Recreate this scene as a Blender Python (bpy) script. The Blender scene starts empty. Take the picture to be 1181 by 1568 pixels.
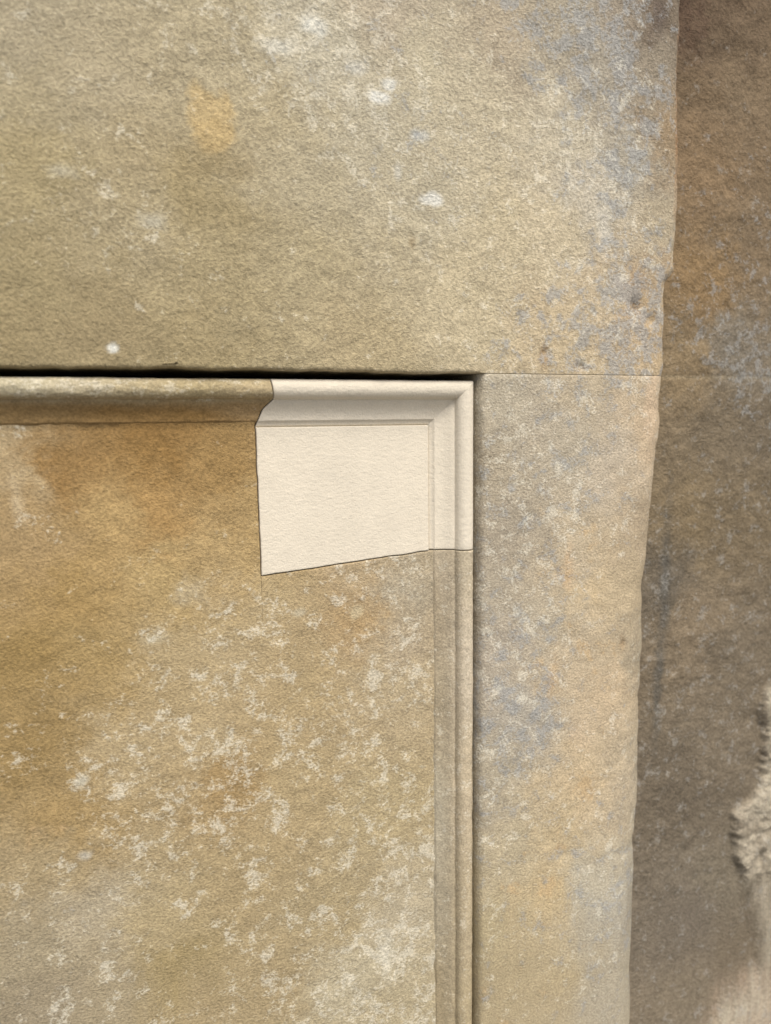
import bpy, math
import numpy as np
from mathutils import Matrix, Vector

scene = bpy.context.scene
rng = np.random.RandomState(7)

# ------------------------------------------------------------------ camera
F, CX, CY = 1088.0, 590.3, 784.0
CAM = np.array([0.0, -0.56, 1.50])
yaw, pitch, roll = math.radians(19.5), math.radians(7.0), math.radians(-0.75)
fw = np.array([math.sin(yaw)*math.cos(pitch), math.cos(yaw)*math.cos(pitch), -math.sin(pitch)])
r0 = np.array([math.cos(yaw), -math.sin(yaw), 0.0])
u0 = np.cross(r0, fw)
rr = r0*math.cos(roll) + u0*math.sin(roll)
uu = u0*math.cos(roll) - r0*math.sin(roll)

def survey(px, py, depth=0.0):
    """rectify a measured point on the vertical plane y=depth to metres -> (x, z)"""
    d = fw + rr*((px-CX)/F) - uu*((py-CY)/F)
    t = (depth-CAM[1])/d[1]
    p = CAM + d*t
    return float(p[0]), float(p[2])

cd = bpy.data.cameras.new("camera"); cam = bpy.data.objects.new("camera", cd)
scene.collection.objects.link(cam); scene.camera = cam
M = Matrix(((rr[0], uu[0], -fw[0], CAM[0]), (rr[1], uu[1], -fw[1], CAM[1]), (rr[2], uu[2], -fw[2], CAM[2]), (0, 0, 0, 1)))
cam.matrix_world = M
cd.sensor_fit = 'VERTICAL'; cd.sensor_height = 34.6; cd.lens = 24.0
cd.clip_start = 0.01; cd.clip_end = 200
cd.dof.use_dof = True; cd.dof.focus_distance = 0.615; cd.dof.aperture_fstop = 3.6

# ------------------------------------------------------------------ noise
TAB = rng.rand(256, 256)
def vnoise(x, y, s=0):
    x = x + 17.31*s + 500; y = y + 9.73*s + 500
    xi = np.floor(x).astype(int); yi = np.floor(y).astype(int)
    fx = x-xi; fy = y-yi
    fx = fx*fx*(3-2*fx); fy = fy*fy*(3-2*fy)
    a = TAB[xi % 256, yi % 256]; b = TAB[(xi+1) % 256, yi % 256]
    c = TAB[xi % 256, (yi+1) % 256]; d = TAB[(xi+1) % 256, (yi+1) % 256]
    return (a*(1-fx)+b*fx)*(1-fy)+(c*(1-fx)+d*fx)*fy
def fbm(x, y, freq, octv=4, s=0, rough=0.5):
    v = 0; a = 1; t = 0
    for i in range(octv):
        v = v + a*(vnoise(x*freq, y*freq, s+i*3)-0.5); t += a; a *= rough; freq *= 2.03
    return v/t*2

def lin(c):
    c = np.array(c, float)/255.0
    return np.where(c <= 0.04045, c/12.92, ((c+0.055)/1.055)**2.4)

ALB = 0.90
WARM = np.array([1.035, 1.0, .955])
def shepard(x, z, pts, vals, eps=0.012, p=1.7, an=(1, 1)):
    x = x.ravel(); z = z.ravel()
    out = np.zeros((x.size, vals.shape[1])); W = np.zeros(x.size)
    for (a, b), v in zip(pts, vals):
        w = 1.0/(((x-a)*an[0])**2+((z-b)*an[1])**2+eps**2)**p
        out += w[:, None]*v[None, :]; W += w
    return out/W[:, None]

class Paint:
    """weathering survey: mineral colour (side wall: shade painted in too) + density of efflorescence / lichen / iron stain"""
    def __init__(s, depth, cols, masks, blobs=(), warp=0.015, eps=0.016, pull=.05, an=(1, 1)):
        s.depth = depth; s.an = an
        s.cp = [survey(c[0], c[1], depth) for c in cols]
        v = np.array([lin(c[2])*ALB*WARM for c in cols])
        mean = v.mean(0)
        s.cv = v*(1-pull)+mean*pull
        s.mp = [survey(c[0], c[1], depth) for c in masks]
        s.mv = np.array([c[2] for c in masks], float)
        s.blobs = blobs; s.warp = warp; s.eps = eps
    def __call__(s, x, z):
        x = x.ravel(); z = z.ravel()
        wx = x + s.warp*fbm(x, z, 34, 5, 1, .8)*2.2; wz = z + s.warp*fbm(x, z, 34, 5, 9, .8)*2.2
        c = shepard(wx, wz, s.cp, s.cv, s.eps, an=s.an)
        m = shepard(wx, wz, s.mp, s.mv, 0.02 if s.an == (1, 1) else s.eps, an=s.an)
        for (px, py, rx, ry, col, st, soft) in s.blobs:
            bx, bz = survey(px, py, s.depth)
            k = 0.00056
            n = fbm(x, z, 90, 4, int(px) % 50, .6)
            d = np.sqrt(((x-bx)/(rx*k*1.05))**2+((z-bz)/(ry*k))**2) + n*0.6
            f = np.clip((1-d)/soft, 0, 1)*st
            c = c*(1-f[:, None]) + (lin(col)*ALB)[None, :]*f[:, None]
        return c, m

# ------------------------------------------------------------------ materials
def stone_material(name, grain=1.0, grain_scale=300, fine=False, white=(0.60, 0.56, 0.45), wk=.5, ws=95, wsoft=.13, bk=.62):
    m = bpy.data.materials.new(name); m.use_nodes = True
    nt = m.node_tree; N = nt.nodes; L = nt.links; N.clear()
    out = N.new('ShaderNodeOutputMaterial'); bs = N.new('ShaderNodeBsdfPrincipled')
    L.new(bs.outputs[0], out.inputs[0])
    bs.inputs['Roughness'].default_value = 0.95
    bs.inputs['Specular IOR Level'].default_value = 0.1
    tc = N.new('ShaderNodeTexCoord')
    def noise(scale, det=4, rough=.6, off=0.0, dist=0.0, stretch=None):
        mp = N.new('ShaderNodeMapping'); mp.inputs['Location'].default_value = (off, off*.7, off*1.3)
        if stretch:
            mp.inputs['Rotation'].default_value = (0, math.radians(stretch[0]), 0); mp.inputs['Scale'].default_value = (stretch[1], 1, 1)
        L.new(tc.outputs['Object'], mp.inputs[0])
        n = N.new('ShaderNodeTexNoise'); n.inputs['Scale'].default_value = scale
        n.inputs['Detail'].default_value = det; n.inputs['Roughness'].default_value = rough
        n.inputs['Distortion'].default_value = dist
        L.new(mp.outputs[0], n.inputs['Vector']); return n.outputs['Fac']
    def math_(op, a, b=None, c=None):
        n = N.new('ShaderNodeMath'); n.operation = op
        for i, v in enumerate((a, b, c)):
            if v is None: continue
            if isinstance(v, (int, float)): n.inputs[i].default_value = v
            else: L.new(v, n.inputs[i])
        return n.outputs[0]
    def mrange(v, a, b, c, d, smooth=False):
        n = N.new('ShaderNodeMapRange')
        if smooth: n.interpolation_type = 'SMOOTHSTEP'
        for i, q in enumerate((v, a, b, c, d)):
            if isinstance(q, (int, float)): n.inputs[i].default_value = q
            else: L.new(q, n.inputs[i])
        return n.outputs[0]
    def mix(f, a, b, mode='MIX'):
        n = N.new('ShaderNodeMix'); n.data_type = 'RGBA'; n.blend_type = mode
        for sck, q in ((n.inputs[0], f), (n.inputs[6], a), (n.inputs[7], b)):
            if isinstance(q, (int, float)): sck.default_value = q
            elif isinstance(q, tuple): sck.default_value = (*q, 1)
            else: L.new(q, sck)
        return n.outputs[2]
    at = N.new('ShaderNodeAttribute'); at.attribute_name = 'Col'
    am = N.new('ShaderNodeAttribute'); am.attribute_name = 'Mask'
    sep = N.new('ShaderNodeSeparateColor'); L.new(am.outputs['Color'], sep.inputs[0])
    col = at.outputs['Color']
    if fine:
        n1 = noise(620, 3, .7); n2 = noise(60, 4, .6, 3)
        br = math_('ADD', mrange(n1, .3, .7, .94, 1.06), mrange(n2, .3, .7, -.03, .03))
        vm = N.new('ShaderNodeVectorMath'); vm.operation = 'SCALE'
        L.new(col, vm.inputs[0]); L.new(br, vm.inputs['Scale']); col = vm.outputs[0]
        nn = noise(300, 2, .5, 2.0, .3, (24, .6))
        hgt = math_('ADD', math_('MULTIPLY', nn, .6), math_('MULTIPLY', n1, .6))
        dist = 0.0007
    else:
        g1 = noise(grain_scale, 3, .70, 1.7, 0, (35, .88))
        nw = noise(ws, 5, .72, 5.5, .2)
        gc = math_('SUBTRACT', g1, .5)
        nwc = math_('ADD', nw, math_('MULTIPLY', gc, .30))
        thr = math_('SUBTRACT', .73, math_('MULTIPLY', sep.outputs[0], .42))
        fw_ = mrange(nwc, thr, math_('ADD', thr, wsoft), 0, 1, True)
        nb = noise(66, 5, .72, 13.5, .3)
        nbb = math_('ADD', nb, math_('MULTIPLY', gc, .30))
        tb = math_('SUBTRACT', .73, math_('MULTIPLY', sep.outputs[1], .40))
        fb = mrange(nbb, tb, math_('ADD', tb, .14), 0, 1, True)
        no = noise(36, 5, .68, 23.5, .4)
        to = math_('SUBTRACT', .75, math_('MULTIPLY', sep.outputs[2], .40))
        fo = mrange(no, to, math_('ADD', to, .12), 0, 1, True)
        col = mix(math_('MULTIPLY', fo, .5), col, (0.54, 0.38, 0.20))
        col = mix(math_('MULTIPLY', fb, bk), col, (0.30, 0.305, 0.295))
        col = mix(math_('MULTIPLY', fw_, wk), col, white)
        br = math_('ADD', mrange(g1, .25, .75, .66, 1.38), mrange(no, .3, .7, .09, -.09))
        br = math_('ADD', br, mrange(nb, .3, .7, .07, -.07))
        vm = N.new('ShaderNodeVectorMath'); vm.operation = 'SCALE'
        L.new(col, vm.inputs[0]); L.new(br, vm.inputs['Scale']); col = vm.outputs[0]
        hgt = g1
        dist = 0.0016*grain
    bp = N.new('ShaderNodeBump'); bp.inputs['Strength'].default_value = 1.0
    bp.inputs['Distance'].default_value = dist
    L.new(hgt, bp.inputs['Height']); L.new(bp.outputs[0], bs.inputs['Normal'])
    L.new(col, bs.inputs['Base Color'])
    return m

M_LINTEL = stone_material("weathered_stone_lintel", 1.0, 430, wk=.42, ws=66)
M_JAMB = stone_material("weathered_stone_jamb", .85, 500, wk=.5, ws=68)
M_PANEL = stone_material("weathered_stone_panel", .85, 480, wk=.55, ws=66, wsoft=.15)
M_MOULD = stone_material("weathered_stone_moulding", .4, 560, wk=.4)
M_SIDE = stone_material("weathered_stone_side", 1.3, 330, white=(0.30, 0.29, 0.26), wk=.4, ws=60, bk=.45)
M_NEW = stone_material("fresh_limestone", fine=True)

# ------------------------------------------------------------------ mesh helpers
def empty(name):
    e = bpy.data.objects.new(name, None); scene.collection.objects.link(e); return e
def grid_mesh(name, P, col, mask, mat, parent):
    n, m = P.shape[:2]
    idx = np.arange(n*m).reshape(n, m)
    q = np.stack([idx[:-1, :-1], idx[1:, :-1], idx[1:, 1:], idx[:-1, 1:]], -1).reshape(-1, 4)
    a = P[n//2, m//2]; b = P[min(n//2+1, n-1), m//2]; c = P[n//2, min(m//2+1, m-1)]
    if np.cross(b-a, c-a)[1] > 0: q = q[:, ::-1]
    me = bpy.data.meshes.new(name)
    me.vertices.add(n*m); me.vertices.foreach_set('co', P.reshape(-1).astype(np.float32))
    me.loops.add(q.size); me.loops.foreach_set('vertex_index', q.ravel().astype(np.int32))
    me.polygons.add(len(q)); me.polygons.foreach_set('loop_start', (np.arange(len(q))*4).astype(np.int32))
    me.polygons.foreach_set('loop_total', np.full(len(q), 4, np.int32))
    me.polygons.foreach_set('use_smooth', np.ones(len(q), bool))
    me.update(calc_edges=True); me.validate()
    for nm, arr in (('Col', col), ('Mask', mask)):
        at = me.color_attributes.new(name=nm, type='FLOAT_COLOR', domain='POINT')
        full = np.ones((n*m, 4), np.float32); full[:, :3] = arr
        at.data.foreach_set('color', full.ravel())
    me.materials.append(mat)
    o = bpy.data.objects.new(name, me); scene.collection.objects.link(o); o.parent = parent
    return o
def axis(lo, vlo, vhi, hi, step, coarse=0.03):
    a = np.arange(lo, vlo, coarse) if lo < vlo else np.array([])
    b = np.arange(vlo, vhi, step)
    c = np.append(np.arange(vhi, hi, coarse), hi) if hi > vhi else np.array([vhi])
    return np.concatenate([a, b, c])

# ------------------------------------------------------------------ measured layout
X_J = survey(735, 800)[0]
Z_L = 0.5*(survey(700, 571)[1]+survey(100, 563)[1])
X_R = survey(1012, 700)[0]
D_BEAD, D_PAN = 0.004, 0.020
X_OUT = X_J - 0.0026
Z_OUT = survey(560, 581, D_BEAD+.003)[1]
MW = 0.5*((Z_OUT - survey(520, 646, D_PAN)[1]) + (X_OUT - survey(652, 760, D_PAN)[0]))
X_IN, Z_IN = X_OUT-MW, Z_OUT-MW
VX0, VX1, VZ0, VZ1 = -0.27, X_R+0.35, 1.05, 2.0

def pits(x, z, lst):
    y = np.zeros_like(x)
    for px, py, r, d in lst:
        a, b = survey(px, py, 0)
        y += d*np.exp(-(((x-a)/r)**2+((z-b)/r)**2)*(1+.5*fbm(x, z, 150, 3, 5)))
    return y

# ------------------------------------------------------------------ stone wall
wall = empty("stone_wall")
PITS = [(975, 468, .007, .004), (835, 540, .004, .0025), (890, 562, .004, .003), (630, 360, .0025, .002), (795, 570, .003, .002), (1000, 490, .006, .003), (240,300,.002,.0012), (955,985,.003,.002), (815,790,.003,.0015), (180,430,.002,.0015), (905,885,.002,.0015)]
def front_edge_round(x, z):
    low = np.clip((survey(1000, 560)[1]-z)/.25, 0, 1)
    up = np.clip((z-survey(1000, 430)[1])/.012, 0, 1)
    xr = X_R + .005 + .006*fbm(z*0+3.1, z, 9, 4, 2) + .0022*fbm(z*0+1.1, z, 50, 3, 3) + .009*up + .004*low
    R = .016 + .042*low
    t = np.clip((x-(xr-R))/R, 0, 1)
    y = R*.75*(1-np.sqrt(np.clip(1-t**2.0, 0, 1)))
    y = np.where(x > xr, R*.75 + (x-xr)*25, y)
    return np.minimum(y, .09)

cols = [(50,50,(162,154,131)),(50,150,(159,150,123)),(50,250,(158,147,114)),(50,450,(153,142,110)),(20,530,(143,131,100)),(150,130,(168,159,134)),(200,220,(160,149,120)),(320,80,(168,159,133)),
(300,300,(152,140,107)),(200,350,(162,152,124)),(300,430,(158,147,116)),(300,530,(150,138,106)),(150,520,(146,134,104)),(480,80,(180,175,156)),(420,180,(170,160,132)),(480,250,(167,159,135)),(480,400,(165,155,126)),(550,530,(166,154,124)),
(650,100,(182,175,152)),(560,180,(176,170,150)),(650,300,(174,167,145)),(700,450,(182,172,145)),(600,20,(172,163,144)),(730,200,(182,174,151)),(780,60,(168,158,138)),(780,350,(186,176,149)),(850,60,(156,149,132)),(850,200,(184,177,157)),(850,350,(188,178,153)),
(920,100,(152,147,134)),(900,300,(184,178,162)),(960,250,(162,157,143)),(960,40,(146,138,124)),(920,450,(180,167,142)),(850,500,(184,170,142)),(1000,100,(140,132,117)),(1010,30,(112,101,88)),(1000,350,(170,160,138)),(1010,480,(176,157,126)),(980,450,(170,151,125)),(1030,200,(144,127,102))]
masks = [(100,100,(.35,0,0)),(150,260,(.45,0,.05)),(220,340,(.48,.05,0)),(50,500,(.25,0,0)),(300,300,(.2,0,.1)),(480,50,(.6,.35,0)),(585,140,(.6,.4,0)),(650,220,(.5,.55,0)),(665,310,(.5,.4,0)),(450,350,(.3,.1,0)),(600,480,(.3,0,0)),
(780,400,(.45,.1,.1)),(750,150,(.4,.2,.1)),(850,60,(.3,.8,.2)),(900,40,(.3,.8,.4)),(880,200,(.6,.5,0)),(950,120,(.55,.8,.1)),(960,260,(.5,.8,0)),(850,320,(.5,.3,.1)),(930,400,(.5,.7,.1)),(955,490,(.45,.9,.1)),(800,500,(.45,.6,.2)),(880,500,(.45,.7,.2)),(1010,300,(.35,.35,.3)),(1015,60,(.1,.4,.2)),(960,30,(.3,.7,.4))]
blobs = [(322,172,34,34,(188,166,122),.85,.4),(330,205,29,30,(186,163,118),.85,.4),(328,245,60,36,(145,128,92),.3,.7),
(583,148,20,10,(222,222,214),.75,.5),(597,127,11,11,(225,225,216),.75,.5),(662,303,20,12,(220,220,212),.65,.5),(640,207,18,14,(180,188,192),.5,.6),(480,40,22,16,(208,211,205),.5,.7),(420,70,26,14,(200,202,195),.4,.7),(545,105,22,12,(205,206,200),.4,.7),(172,532,8,7,(222,222,212),.8,.5),(95,262,22,12,(205,200,180),.4,.7),(230,340,22,14,(198,196,182),.4,.7),(610,260,8,20,(200,200,192),.4,.7),
(975,470,15,20,(126,102,70),.6,.7),(835,545,12,22,(150,120,82),.55,.7),(890,560,20,10,(150,122,86),.5,.7),(925,350,20,60,(200,196,184),.5,.8),(1010,20,22,60,(84,74,70),.5,.9),(1042,160,9,220,(156,112,70),.5,.8),(630,370,7,14,(130,113,82),.6,.7)]
PL = Paint(0, cols, masks, blobs)
xs = axis(-1.0, VX0, X_R-.06, X_R-.06, .0020)[:-1]
xs = np.concatenate([xs, np.arange(X_R-.06, X_R+.026, .0013)])
zs_front = axis(Z_L+.004, Z_L+.004, VZ1, 2.7, .0020)
nb = 7
rowsz = np.zeros((len(xs), nb+len(zs_front))); rowsy = np.zeros_like(rowsz)
rad = np.where(xs < X_J, .0030, .0004)
edge = (.0010*fbm(xs, xs*0, 60, 4, 4) + .0018*fbm(xs, xs*0, 9, 3, 6))*np.clip((X_J-xs)/.03, 0, 1)
for k, (ca, yy) in enumerate([(0, .08), (0, .02), (0, 1.0), (.12, .5), (.35, .2), (.65, .06), (1.0, .0)]):
    if k < 2: rowsz[:, k] = Z_L+edge; rowsy[:, k] = yy
    else: rowsz[:, k] = Z_L+edge+ca*rad; rowsy[:, k] = yy*rad
rowsz[:, nb:] = zs_front[None, :]
Xg = np.repeat(xs[:, None], rowsz.shape[1], 1)
def relief(x, z): return .0012*fbm(x, z, 7, 3, 11) + .0007*fbm(x, z, 45, 3, 12) + .0006*fbm(x, z, 130, 3, 14)
Y = rowsy + front_edge_round(Xg, rowsz) + relief(Xg, rowsz) + pits(Xg, rowsz, PITS)
c, m = PL(Xg, rowsz)
grid_mesh("lintel_stone", np.stack([Xg, Y, rowsz], -1), c, m, M_LINTEL, wall)

cols = [(780,620,(172,165,147)),(760,700,(162,153,134)),(780,800,(158,150,134)),(750,900,(164,156,139)),(760,1000,(166,158,143)),(800,1100,(162,157,145)),(750,1200,(164,156,137)),(780,1300,(172,162,137)),(750,1420,(169,158,128)),(780,1500,(164,152,123)),
(870,700,(172,164,146)),(820,650,(172,164,147)),(880,600,(174,163,141)),(880,850,(180,168,145)),(840,950,(168,160,142)),(870,1020,(178,165,141)),(900,900,(190,173,141)),(930,700,(182,172,154)),(930,1050,(190,173,145)),(960,900,(178,164,137)),(900,1200,(190,173,142)),(950,1200,(182,169,145)),
(840,1370,(184,167,132)),(900,1350,(178,172,154)),(940,1400,(170,166,152)),(930,1520,(166,159,141)),(860,1500,(170,157,127)),(860,1280,(180,165,134)),(1000,650,(188,171,145)),(985,600,(182,168,144)),(985,820,(168,154,131)),(985,1000,(160,150,129)),(975,1200,(162,153,134)),(970,1400,(152,145,129))]
masks = [(780,620,(.55,.4,0)),(760,750,(.5,.55,.1)),(750,900,(.55,.5,.1)),(790,1050,(.55,.72,.2)),(800,1150,(.5,.7,.2)),(750,1250,(.5,.5,.2)),(780,1400,(.42,.45,.3)),(780,1530,(.38,.3,.4)),(900,580,(.45,.6,.15)),(920,640,(.45,.55,.1)),(870,780,(.58,.55,.35)),(860,900,(.55,.6,.5)),(900,870,(.45,.4,.6)),(850,1020,(.48,.6,.55)),
(920,1000,(.35,.25,.5)),(900,1170,(.38,.25,.55)),(840,1350,(.3,.35,.65)),(900,1350,(.5,.5,.2)),(960,1350,(.45,.6,0)),(900,1500,(.42,.45,.4)),(960,700,(.4,.3,.2)),(970,900,(.25,.2,.3)),(970,1100,(.4,.4,.2)),(960,1530,(.3,.45,.1))]
blobs = [(890,562,20,10,(150,122,86),.5,.7),(835,555,12,18,(150,120,82),.55,.7),(870,870,13,55,(198,163,121),.35,.8),(845,1040,13,45,(194,161,118),.35,.8),(1000,620,22,100,(202,178,149),.5,.7),(890,1130,30,50,(202,180,150),.4,.9),(955,985,10,20,(130,106,74),.5,.8)]
PJ = Paint(0, cols, masks, blobs)
zj = np.concatenate([[0.0], axis(0.04, VZ0, Z_L-.0035, Z_L-.0035, .0020)])
ztop = [(Z_L-.0012, .0), (Z_L-.0006, .0002), (Z_L-.0002, .0006), (Z_L-.0002, .03)]
zz = np.concatenate([zj, [a for a, b in ztop]]); zy = np.concatenate([zj*0, [b for a, b in ztop]])
xp = [(X_J, .09), (X_J, .03), (X_J, .018), (X_J+.0002, .0125), (X_J+.0008, .0088), (X_J+.0016, .0056), (X_J+.0026, .0030), (X_J+.0040, .0011), (X_J+.0058, 0.0002), (X_J+.0072, 0)]
xf = np.concatenate([np.arange(X_J+.009, X_R-.06, .0020), np.arange(X_R-.06, X_R+.026, .0013)])
xx = np.concatenate([[a-.0007 for a, b in xp], xf]); xy = np.concatenate([[b for a, b in xp], xf*0])
Xg, Zg = np.meshgrid(xx, zz, indexing='ij')
eds = (.0014*fbm(Zg*0, Zg, 40, 5, 21, .65))*np.clip(1-(Xg-X_J)/.012, 0, 1)
Y = xy[:, None]+zy[None, :] + front_edge_round(Xg, Zg) + relief(Xg, Zg) + pits(Xg, Zg, PITS)
Xd = Xg + eds
c, m = PJ(Xg, Zg)
grid_mesh("jamb_stone", np.stack([Xd, Y, Zg], -1), c, m, M_JAMB, wall)

cols = [(1100,50,(102,89,73)),(1060,20,(90,74,62)),(1130,150,(122,108,88)),(1080,150,(115,100,80)),(1080,250,(130,112,88)),(1150,350,(120,106,86)),(1080,430,(132,112,83)),(1120,550,(120,114,102)),(1060,560,(132,117,92)),(1100,650,(116,106,89)),(1160,650,(110,101,86)),(1060,800,(125,112,89)),(1130,800,(115,104,85)),(1060,950,(128,116,97)),(1130,1000,(114,105,90)),  # side wall tones kept dark: the shade it lies in is put into the colour
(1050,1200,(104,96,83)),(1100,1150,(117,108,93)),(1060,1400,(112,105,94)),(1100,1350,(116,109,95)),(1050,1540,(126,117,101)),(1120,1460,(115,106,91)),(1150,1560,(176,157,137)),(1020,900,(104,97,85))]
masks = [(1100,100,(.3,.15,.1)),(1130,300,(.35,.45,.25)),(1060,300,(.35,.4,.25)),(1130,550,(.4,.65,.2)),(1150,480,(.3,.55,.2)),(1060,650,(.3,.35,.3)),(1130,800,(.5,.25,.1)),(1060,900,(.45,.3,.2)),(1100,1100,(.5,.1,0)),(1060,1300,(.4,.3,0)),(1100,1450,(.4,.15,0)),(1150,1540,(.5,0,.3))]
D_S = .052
PS = Paint(D_S, cols, masks, [(1020,900,16,240,(84,84,80),.55,.9),(1008,1060,14,160,(84,84,80),.55,.8)])  # both long dark blobs paint the shade in the crease beside the jamb
xs = axis(X_R-.07, X_R-.07, X_R+.32, 1.7, .0022)
zs = axis(0.0, VZ0-.1, VZ1+.1, 2.7, .0022)
Xg, Zg = np.meshgrid(xs, zs, indexing='ij')
Y = D_S + .004*fbm(Xg, Zg, 6, 4, 31) + .0028*fbm(Xg, Zg, 40, 4, 32, .7)
br_pts = [survey(a, b, D_S-.006) for a, b in [(1200,1030),(1174,1050),(1168,1100),(1170,1190),(1150,1225),(1122,1250),(1124,1300),(1138,1345),(1153,1400),(1163,1470),(1140,1510),(1100,1550),(1070,1640)]]
bz = np.array([p[1] for p in br_pts])[::-1]; bx = np.array([p[0] for p in br_pts])[::-1]
xb = np.interp(Zg, bz, bx, left=bx[0], right=5.0) + .010*fbm(Zg*.6+Xg*.8, Zg, 30, 5, 33, .75)
t = np.clip((Xg-xb)/.008, 0, 1); t = t*t*(3-2*t)
rough = .006*fbm(Xg, Zg, 60, 5, 35, .7)
Y = Y - t*(.008+rough)
za = survey(1100, 578, D_S)[1]
Y += .0008*np.exp(-((Zg-za)/.0018)**2)
crv = survey(1100, 1030, D_S)[1] + .012*fbm(Xg, Xg*0, 18, 5, 40, .65) - (Xg-X_R-.06)*.12
ck = np.exp(-((Zg-crv)/.0017)**2)*np.clip((Xg-X_R-.01)/.02, 0, 1)*np.clip(.5+1.5*fbm(Xg, Zg, 25, 2, 46), 0, 1)
Y += .0015*ck
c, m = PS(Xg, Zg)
tf = t.ravel()[:, None]*np.clip(.7+1.0*fbm(Xg, Zg, 50, 4, 44, .75).ravel()[:, None], 0, 1)
c = c*(1-tf)+(lin((172, 162, 142))*ALB)*tf
c = c*(1-ck.ravel()[:, None]*.2)
mort = np.exp(-((Zg-za)/.0018)**2).ravel()[:, None]*.35
c = c*(1-mort)+(lin((160, 148, 122))*ALB)*mort
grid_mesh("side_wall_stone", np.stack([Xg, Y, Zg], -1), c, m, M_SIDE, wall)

def plane(name, x0, x1, z0, z1, y, colr, mat, parent):
    X_, Z_ = np.meshgrid(np.linspace(x0, x1, 4), np.linspace(z0, z1, 4), indexing='ij')
    return grid_mesh(name, np.stack([X_, X_*0+y, Z_], -1), np.tile(lin(colr), (16, 1)), np.zeros((16, 3)), mat, parent)
plane("joint_mortar", X_J+.009, X_R-.068, Z_L-.004, Z_L+.004, .0022, (200, 190, 165), M_MOULD, wall)
plane("wall_core", -1.0, 1.7, 0.0, 2.7, .095, (45, 42, 38), M_MOULD, wall)

# ------------------------------------------------------------------ moulding
prof_new = [(0, .085), (0, .020), (.0, .0135), (.0004, .0115), (.0014, .0098), (.0030, .0086), (.0052, .0080), (.0075, .0080), (.0098, .0086), (.0118, .0099), (.0133, .0118), (.0142, .0142), (.0145, .0160),
            (.0148, .0166), (.0160, .0168), (.0178, .0176), (.0200, .0191), (.0230, .0208), (.0260, .0219), (.0285, .0224), (.0300, .0226), (.0304, .0230), (.0316, .0243), (.0328, .0250), (.0340, .0255), (.0350, .0270)]
prof_new = [(a, b-.004) for a, b in prof_new]
def dens(p, k=3):
    p = np.array(p); out = []
    for a, b in zip(p[:-1], p[1:]):
        for i in range(k): out.append(a+(b-a)*i/k)
    out.append(p[-1]); out = np.array(out)
    q = out.copy(); q[1:-1] = (out[:-2]+2*out[1:-1]+out[2:])/4
    return q
SC = MW/.0345
PN = dens(prof_new); PN[:, 0] *= SC
jx = [survey(415, 585, D_BEAD)[0], survey(419, 612, .009)[0], survey(403, 628, .014)[0], survey(390, 650, D_PAN)[0]]
def xstart(s): return np.interp(s, [0, .0145*SC, .0215*SC, .035*SC], jx)
def mould(name, kind, s_prof, a0, a1, step, jitter, curl0, curl1, colfn, mat, parent, seed=0):
    n = int(abs(np.mean(a1(s_prof[:, 0]))-np.mean(a0(s_prof[:, 0])))/step)+2
    t = np.linspace(0, 1, n)
    L = abs(a1(0.0)-a0(0.0))
    e = .0012/L
    t = np.unique(np.concatenate([t, [0, e*.15, e*.4, e, 1-e, 1-e*.4, 1-e*.15, 1]]))
    S = s_prof[:, 0][None, :]; D = s_prof[:, 1][None, :]
    A0 = a0(s_prof[:, 0])[None, :]; A1 = a1(s_prof[:, 0])[None, :]
    T = t[:, None]
    A = A0*(1-T)+A1*T
    Dd = D + 0*T; Sg = S+0*T
    def cu(q): return .0009*(1-np.sqrt(np.clip(1-(1-np.clip(q/.0012, 0, 1))**2, 0, 1)))
    if curl0: Dd = Dd + cu(T*L)
    if curl1: Dd = Dd + cu((1-T)*L)
    Dd = Dd + jitter*(fbm(A, Sg*1.0, 35, 4, seed)+.9*fbm(A, Sg*2, 160, 4, seed+2, .65))
    Sg2 = Sg + jitter*.9*fbm(A, Sg*.3, 30, 5, seed+5, .6)
    if curl0: A = np.vstack([A[:1], A]); Dd = np.vstack([Dd[:1]+.02, Dd]); Sg2 = np.vstack([Sg2[:1], Sg2])
    if curl1: A = np.vstack([A, A[-1:]]); Dd = np.vstack([Dd, Dd[-1:]+.02]); Sg2 = np.vstack([Sg2, Sg2[-1:]])
    if kind == 'top': P = np.stack([A, Dd, Z_OUT-Sg2], -1)
    else: P = np.stack([X_OUT-Sg2, Dd, A], -1)
    c, m = colfn(P[..., 0], P[..., 2])
    return grid_mesh(name, P, c, m, mat, parent)

NEWC = lin((217, 207, 187))*ALB
def newcol(x, z):
    n = x.size
    c = np.tile(NEWC, (n, 1))*(1+.05*fbm(x, z, 20, 4, 50).ravel()[:, None])
    return c, np.zeros((n, 3))
repair = empty("stone_repair_insert")
g = .0004
ZB_R = survey(688, 843, .011)[1]
mould("top_moulding", 'top', PN, lambda s: xstart(s)+g+0*s, lambda s: X_OUT-s, .003, .00018, True, False, newcol, M_NEW, repair)
mould("side_moulding", 'side', PN, lambda s: Z_OUT-s, lambda s: ZB_R+g+0*s, .003, .00018, False, True, newcol, M_NEW, repair)

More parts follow.
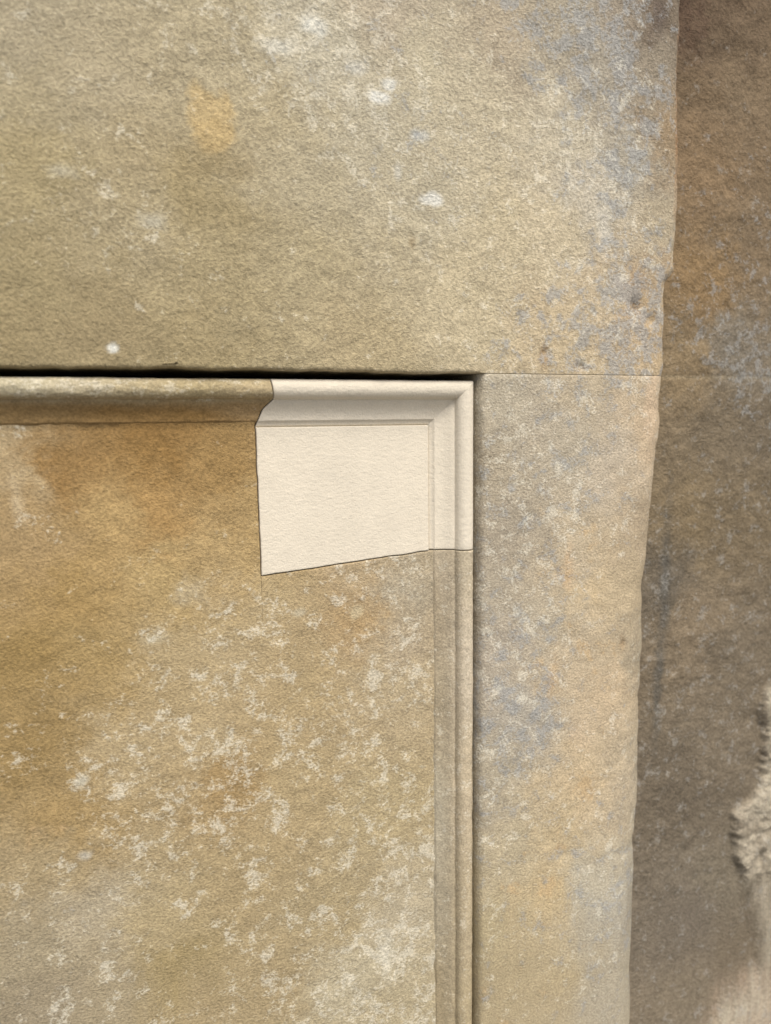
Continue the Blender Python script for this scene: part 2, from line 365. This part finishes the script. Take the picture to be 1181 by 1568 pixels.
panel = empty("recessed_stone_panel")
PO = PN.copy()
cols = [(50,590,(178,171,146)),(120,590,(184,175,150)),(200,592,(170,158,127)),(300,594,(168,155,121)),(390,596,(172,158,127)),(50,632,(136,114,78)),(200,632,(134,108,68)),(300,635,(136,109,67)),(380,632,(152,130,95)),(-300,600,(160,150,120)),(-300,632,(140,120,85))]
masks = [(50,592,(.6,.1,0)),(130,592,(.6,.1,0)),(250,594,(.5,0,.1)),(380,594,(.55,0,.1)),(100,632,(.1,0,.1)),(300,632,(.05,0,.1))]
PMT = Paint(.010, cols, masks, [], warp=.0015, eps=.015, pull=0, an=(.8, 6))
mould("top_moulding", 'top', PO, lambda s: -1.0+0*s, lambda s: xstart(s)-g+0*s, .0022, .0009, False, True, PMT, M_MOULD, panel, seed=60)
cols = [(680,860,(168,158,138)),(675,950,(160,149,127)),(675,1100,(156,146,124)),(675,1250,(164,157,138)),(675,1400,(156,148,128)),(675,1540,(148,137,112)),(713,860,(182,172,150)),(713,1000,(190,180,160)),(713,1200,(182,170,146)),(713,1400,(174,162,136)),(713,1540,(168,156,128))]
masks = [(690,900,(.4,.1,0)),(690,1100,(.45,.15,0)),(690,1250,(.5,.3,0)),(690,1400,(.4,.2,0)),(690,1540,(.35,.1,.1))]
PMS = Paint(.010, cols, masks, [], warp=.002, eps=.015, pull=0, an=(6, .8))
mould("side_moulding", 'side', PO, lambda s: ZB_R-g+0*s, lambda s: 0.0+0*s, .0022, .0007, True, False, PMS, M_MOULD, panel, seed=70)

# ------------------------------------------------------------------ panel faces
A_ = survey(391, 648, D_PAN); B_ = survey(400, 882, D_PAN); C_ = survey(652, 844, D_PAN)
def xj(z): return np.interp(-z, [-A_[1], -B_[1]], [A_[0], B_[0]]) + .0008*fbm(z, z*0, 60, 4, 80)*np.clip((z-B_[1]+.0)/.01, 0, 1)
def zb(x): return B_[1] + (C_[1]-B_[1])*(x-B_[0])/(C_[0]-B_[0]) + .0006*fbm(x, x*0, 70, 4, 82)
cols = [(100,720,(138,110,68)),(20,700,(172,156,124)),(20,830,(156,136,101)),(230,700,(140,112,68)),(350,720,(146,121,79)),(230,660,(134,106,64)),(380,780,(162,140,99)),(150,800,(172,149,105)),(250,790,(160,132,87)),(350,850,(170,149,108)),(100,900,(156,133,88)),(250,900,(172,152,109)),(60,860,(164,142,103)),
(50,1000,(144,123,80)),(150,1000,(156,136,94)),(280,1000,(168,153,120)),(50,1150,(144,124,84)),(100,1250,(156,135,94)),(50,1330,(159,145,114)),(200,1150,(168,153,121)),(330,1150,(170,156,125)),(350,1000,(172,157,125)),(400,920,(172,156,122)),(450,950,(164,148,116)),(550,900,(171,155,126)),(540,940,(164,141,104)),(620,900,(166,158,139)),(480,1050,(168,152,118)),(600,1050,(172,159,131)),(620,980,(169,157,134)),
(450,1200,(166,151,118)),(360,1190,(154,132,93)),(580,1250,(169,156,124)),(620,1400,(175,166,143)),(500,1400,(162,149,118)),(350,1350,(162,147,114)),(250,1400,(166,153,121)),(270,1480,(151,137,101)),(150,1400,(168,159,137)),(50,1450,(152,143,120)),(50,1550,(143,134,114)),(150,1540,(157,147,123)),(300,1550,(159,145,114)),(430,1500,(158,144,113)),(550,1500,(176,168,144)),(600,1550,(171,161,134))]
masks = [(100,720,(.05,0,.1)),(20,700,(.55,0,.1)),(20,790,(.45,0,.1)),(250,700,(.05,0,.1)),(370,720,(.2,0,.1)),(150,800,(.25,0,.3)),(250,780,(.1,0,.2)),(350,850,(.35,0,.2)),(100,900,(.15,0,.2)),(250,900,(.3,0,.3)),(50,1020,(.2,0,.1)),(130,1050,(.35,.1,.1)),(230,980,(.5,0,.1)),(270,910,(.42,.1,.1)),(100,1130,(.42,.15,.1)),(60,1270,(.25,0,.5)),(130,1190,(.48,.1,.1)),
(340,960,(.54,0,.1)),(230,1160,(.57,.1,.1)),(330,1150,(.57,.1,.1)),(350,1050,(.57,0,.1)),(460,940,(.5,0,.2)),(540,930,(.5,0,.3)),(620,900,(.45,.15,0)),(500,1100,(.56,.1,.1)),(600,1100,(.57,.15,0)),(450,1250,(.53,.15,.1)),(580,1300,(.56,.2,0)),(350,1350,(.52,.15,.1)),(200,1300,(.56,.2,.1)),(140,1400,(.55,.3,0)),(50,1450,(.46,.3,0)),(270,1480,(.42,.15,.1)),(450,1420,(.52,.3,0)),(590,1450,(.62,.2,0)),(500,1530,(.52,.25,0)),(150,1540,(.5,.25,0)),(600,1550,(.57,.2,0))]
blobs = [(285,905,26,30,(176,168,146),.4,.7),(235,978,22,12,(194,185,160),.45,.7),(545,935,13,17,(202,188,154),.6,.6),(460,938,12,8,(205,196,170),.5,.6),(125,1195,12,9,(212,212,198),.5,.7),(130,1310,12,9,(208,208,200),.4,.7),(592,1465,16,60,(208,203,185),.5,.8),(25,770,12,40,(205,190,160),.4,.8)]
PP = Paint(D_PAN, cols, masks, blobs)
def pdepth(x, z):
    y = D_PAN + .0010*fbm(x, z, 8, 3, 90) + .0006*fbm(x, z, 50, 4, 92) + .0006*fbm(x, z, 140, 3, 93)
    y = y + .0010*np.exp(-np.abs(z-Z_IN)/.0014) + .0006*np.exp(-np.abs(x-X_IN)/.0014)
    return y
relx = axis(-1.05, -.50, -.0022, -.0022, .0020)
relx = np.concatenate([relx, [-.0013, -.0007, -.0004, -.0003, -.00029]])
ey = np.concatenate([np.zeros(len(relx)-5), [.00005, .0003, .0008, .003, .012]])
zs = axis(0.0, VZ0, Z_IN+.004, Z_IN+.004, .0020)
Rg, Zg = np.meshgrid(relx, zs, indexing='ij')
zf = survey(400, 965, D_PAN)[1]
k = np.clip((Zg-zf)/(B_[1]-zf), 0, 1)**1.3
k = np.where(Zg >= B_[1], 1, k*.15)
Xg = xj(Zg)+Rg + (1-np.minimum(k*4, 1))*.00027*(Rg > -.0005)
Y = pdepth(Xg, Zg) + ey[:, None]*k
c, m = PP(Xg, Zg)
grid_mesh("panel_face", np.stack([Xg, Y, Zg], -1), c, m, M_PANEL, panel)
aa = np.linspace(0, 1, 120)
relz = np.concatenate([[.00029, .0003, .0004, .0007, .0013, .0022], np.arange(.0042, .45, .0020), np.arange(.45, 1.6, .03)])
ez = np.concatenate([[.012, .003, .0008, .0003, .00005, 0], np.zeros(len(relz)-6)])
Ag, Rz = np.meshgrid(aa, relz, indexing='ij')
Xt = B_[0]+(X_IN+.004-B_[0])*Ag
Zg = zb(Xt)-Rz
xl = np.interp(-Zg, [-A_[1], -B_[1]], [A_[0], B_[0]])
Xg = xl*(1-Ag)+(X_IN+.004)*Ag
Y = pdepth(Xg, Zg)+ez[None, :]
c, m = PP(Xg, Zg)
grid_mesh("panel_face_right", np.stack([Xg, Y, Zg], -1), c, m, M_PANEL, panel)

def edgeparam(L, n):
    e = np.array([0, .00015, .0004, .0008, .0013])/L
    t = np.concatenate([e, np.linspace(.0025/L, 1-.0025/L, n), 1-e[::-1]])
    d = np.concatenate([[.0012, .0005, .00015, .00003, 0], np.zeros(n), [0, .00003, .00015, .0005, .0012]])
    t = np.concatenate([[0], t, [1]]); d = np.concatenate([[.02], d, [.02]])
    return t, d
tu, du = edgeparam(.14, 70); tv, dv = edgeparam(.12, 60)
U, V = np.meshgrid(tu, tv, indexing='ij')
gp = .0004
topz = Z_IN-.0004
xr_ = X_IN-.0004
Zt = topz+0*U
Xb = B_[0]+(xr_-B_[0])*U
Zb = zb(Xb)+gp
Zg = Zb*(1-V)+Zt*V
Xg = (xj(Zg)+gp)*(1-U)+xr_*U
Y = D_PAN-.0004+np.maximum(du[:, None], dv[None, :]) + .0003*fbm(Xg, Zg, 14, 3, 95)
c, m = newcol(Xg, Zg)
grid_mesh("face", np.stack([Xg, Y, Zg], -1), c, m, M_NEW, repair)

# ------------------------------------------------------------------ ground
gm = bpy.data.materials.new("paving"); gm.use_nodes = True
gn = gm.node_tree; gb = gn.nodes['Principled BSDF']; gb.inputs['Roughness'].default_value = .9
gno = gn.nodes.new('ShaderNodeTexNoise'); gno.inputs['Scale'].default_value = 6; gno.inputs['Detail'].default_value = 5
gr = gn.nodes.new('ShaderNodeValToRGB'); gr.color_ramp.elements[0].color = (.14, .135, .125, 1); gr.color_ramp.elements[1].color = (.24, .23, .215, 1)
gtc = gn.nodes.new('ShaderNodeTexCoord')
gn.links.new(gtc.outputs['Object'], gno.inputs['Vector']); gn.links.new(gno.outputs['Fac'], gr.inputs[0]); gn.links.new(gr.outputs[0], gb.inputs['Base Color'])
me = bpy.data.meshes.new("ground"); me.from_pydata([(-60, -80, 0), (60, -80, 0), (60, 40, 0), (-60, 40, 0)], [], [(0, 1, 2, 3)])
me.materials.append(gm); go = bpy.data.objects.new("ground", me); scene.collection.objects.link(go)

# ------------------------------------------------------------------ light
w = bpy.data.worlds.new("World"); scene.world = w; w.use_nodes = True
wn = w.node_tree; bg = wn.nodes['Background']
sky = wn.nodes.new('ShaderNodeTexSky'); sky.sky_type = 'NISHITA'; sky.sun_disc = False
sd = Vector((0.06, -0.72, 1.10)).normalized()
sky.sun_elevation = math.asin(sd.z); sky.sun_rotation = math.atan2(sd.x, sd.y)
sky.air_density = 1.0; sky.dust_density = 4.0
wn.links.new(sky.outputs[0], bg.inputs[0]); bg.inputs[1].default_value = 0.15
sl = bpy.data.lights.new("sun", 'SUN'); sl.energy = 3.8; sl.angle = math.radians(34); sl.color = (1, .965, .905)
so = bpy.data.objects.new("sun", sl); scene.collection.objects.link(so)
so.rotation_euler = (-sd).to_track_quat('-Z', 'Y').to_euler(); so.location = (2, -4, 5)

scene.view_settings.view_transform = 'Standard'
scene.view_settings.look = 'None'; scene.view_settings.exposure = 0; scene.view_settings.gamma = 1
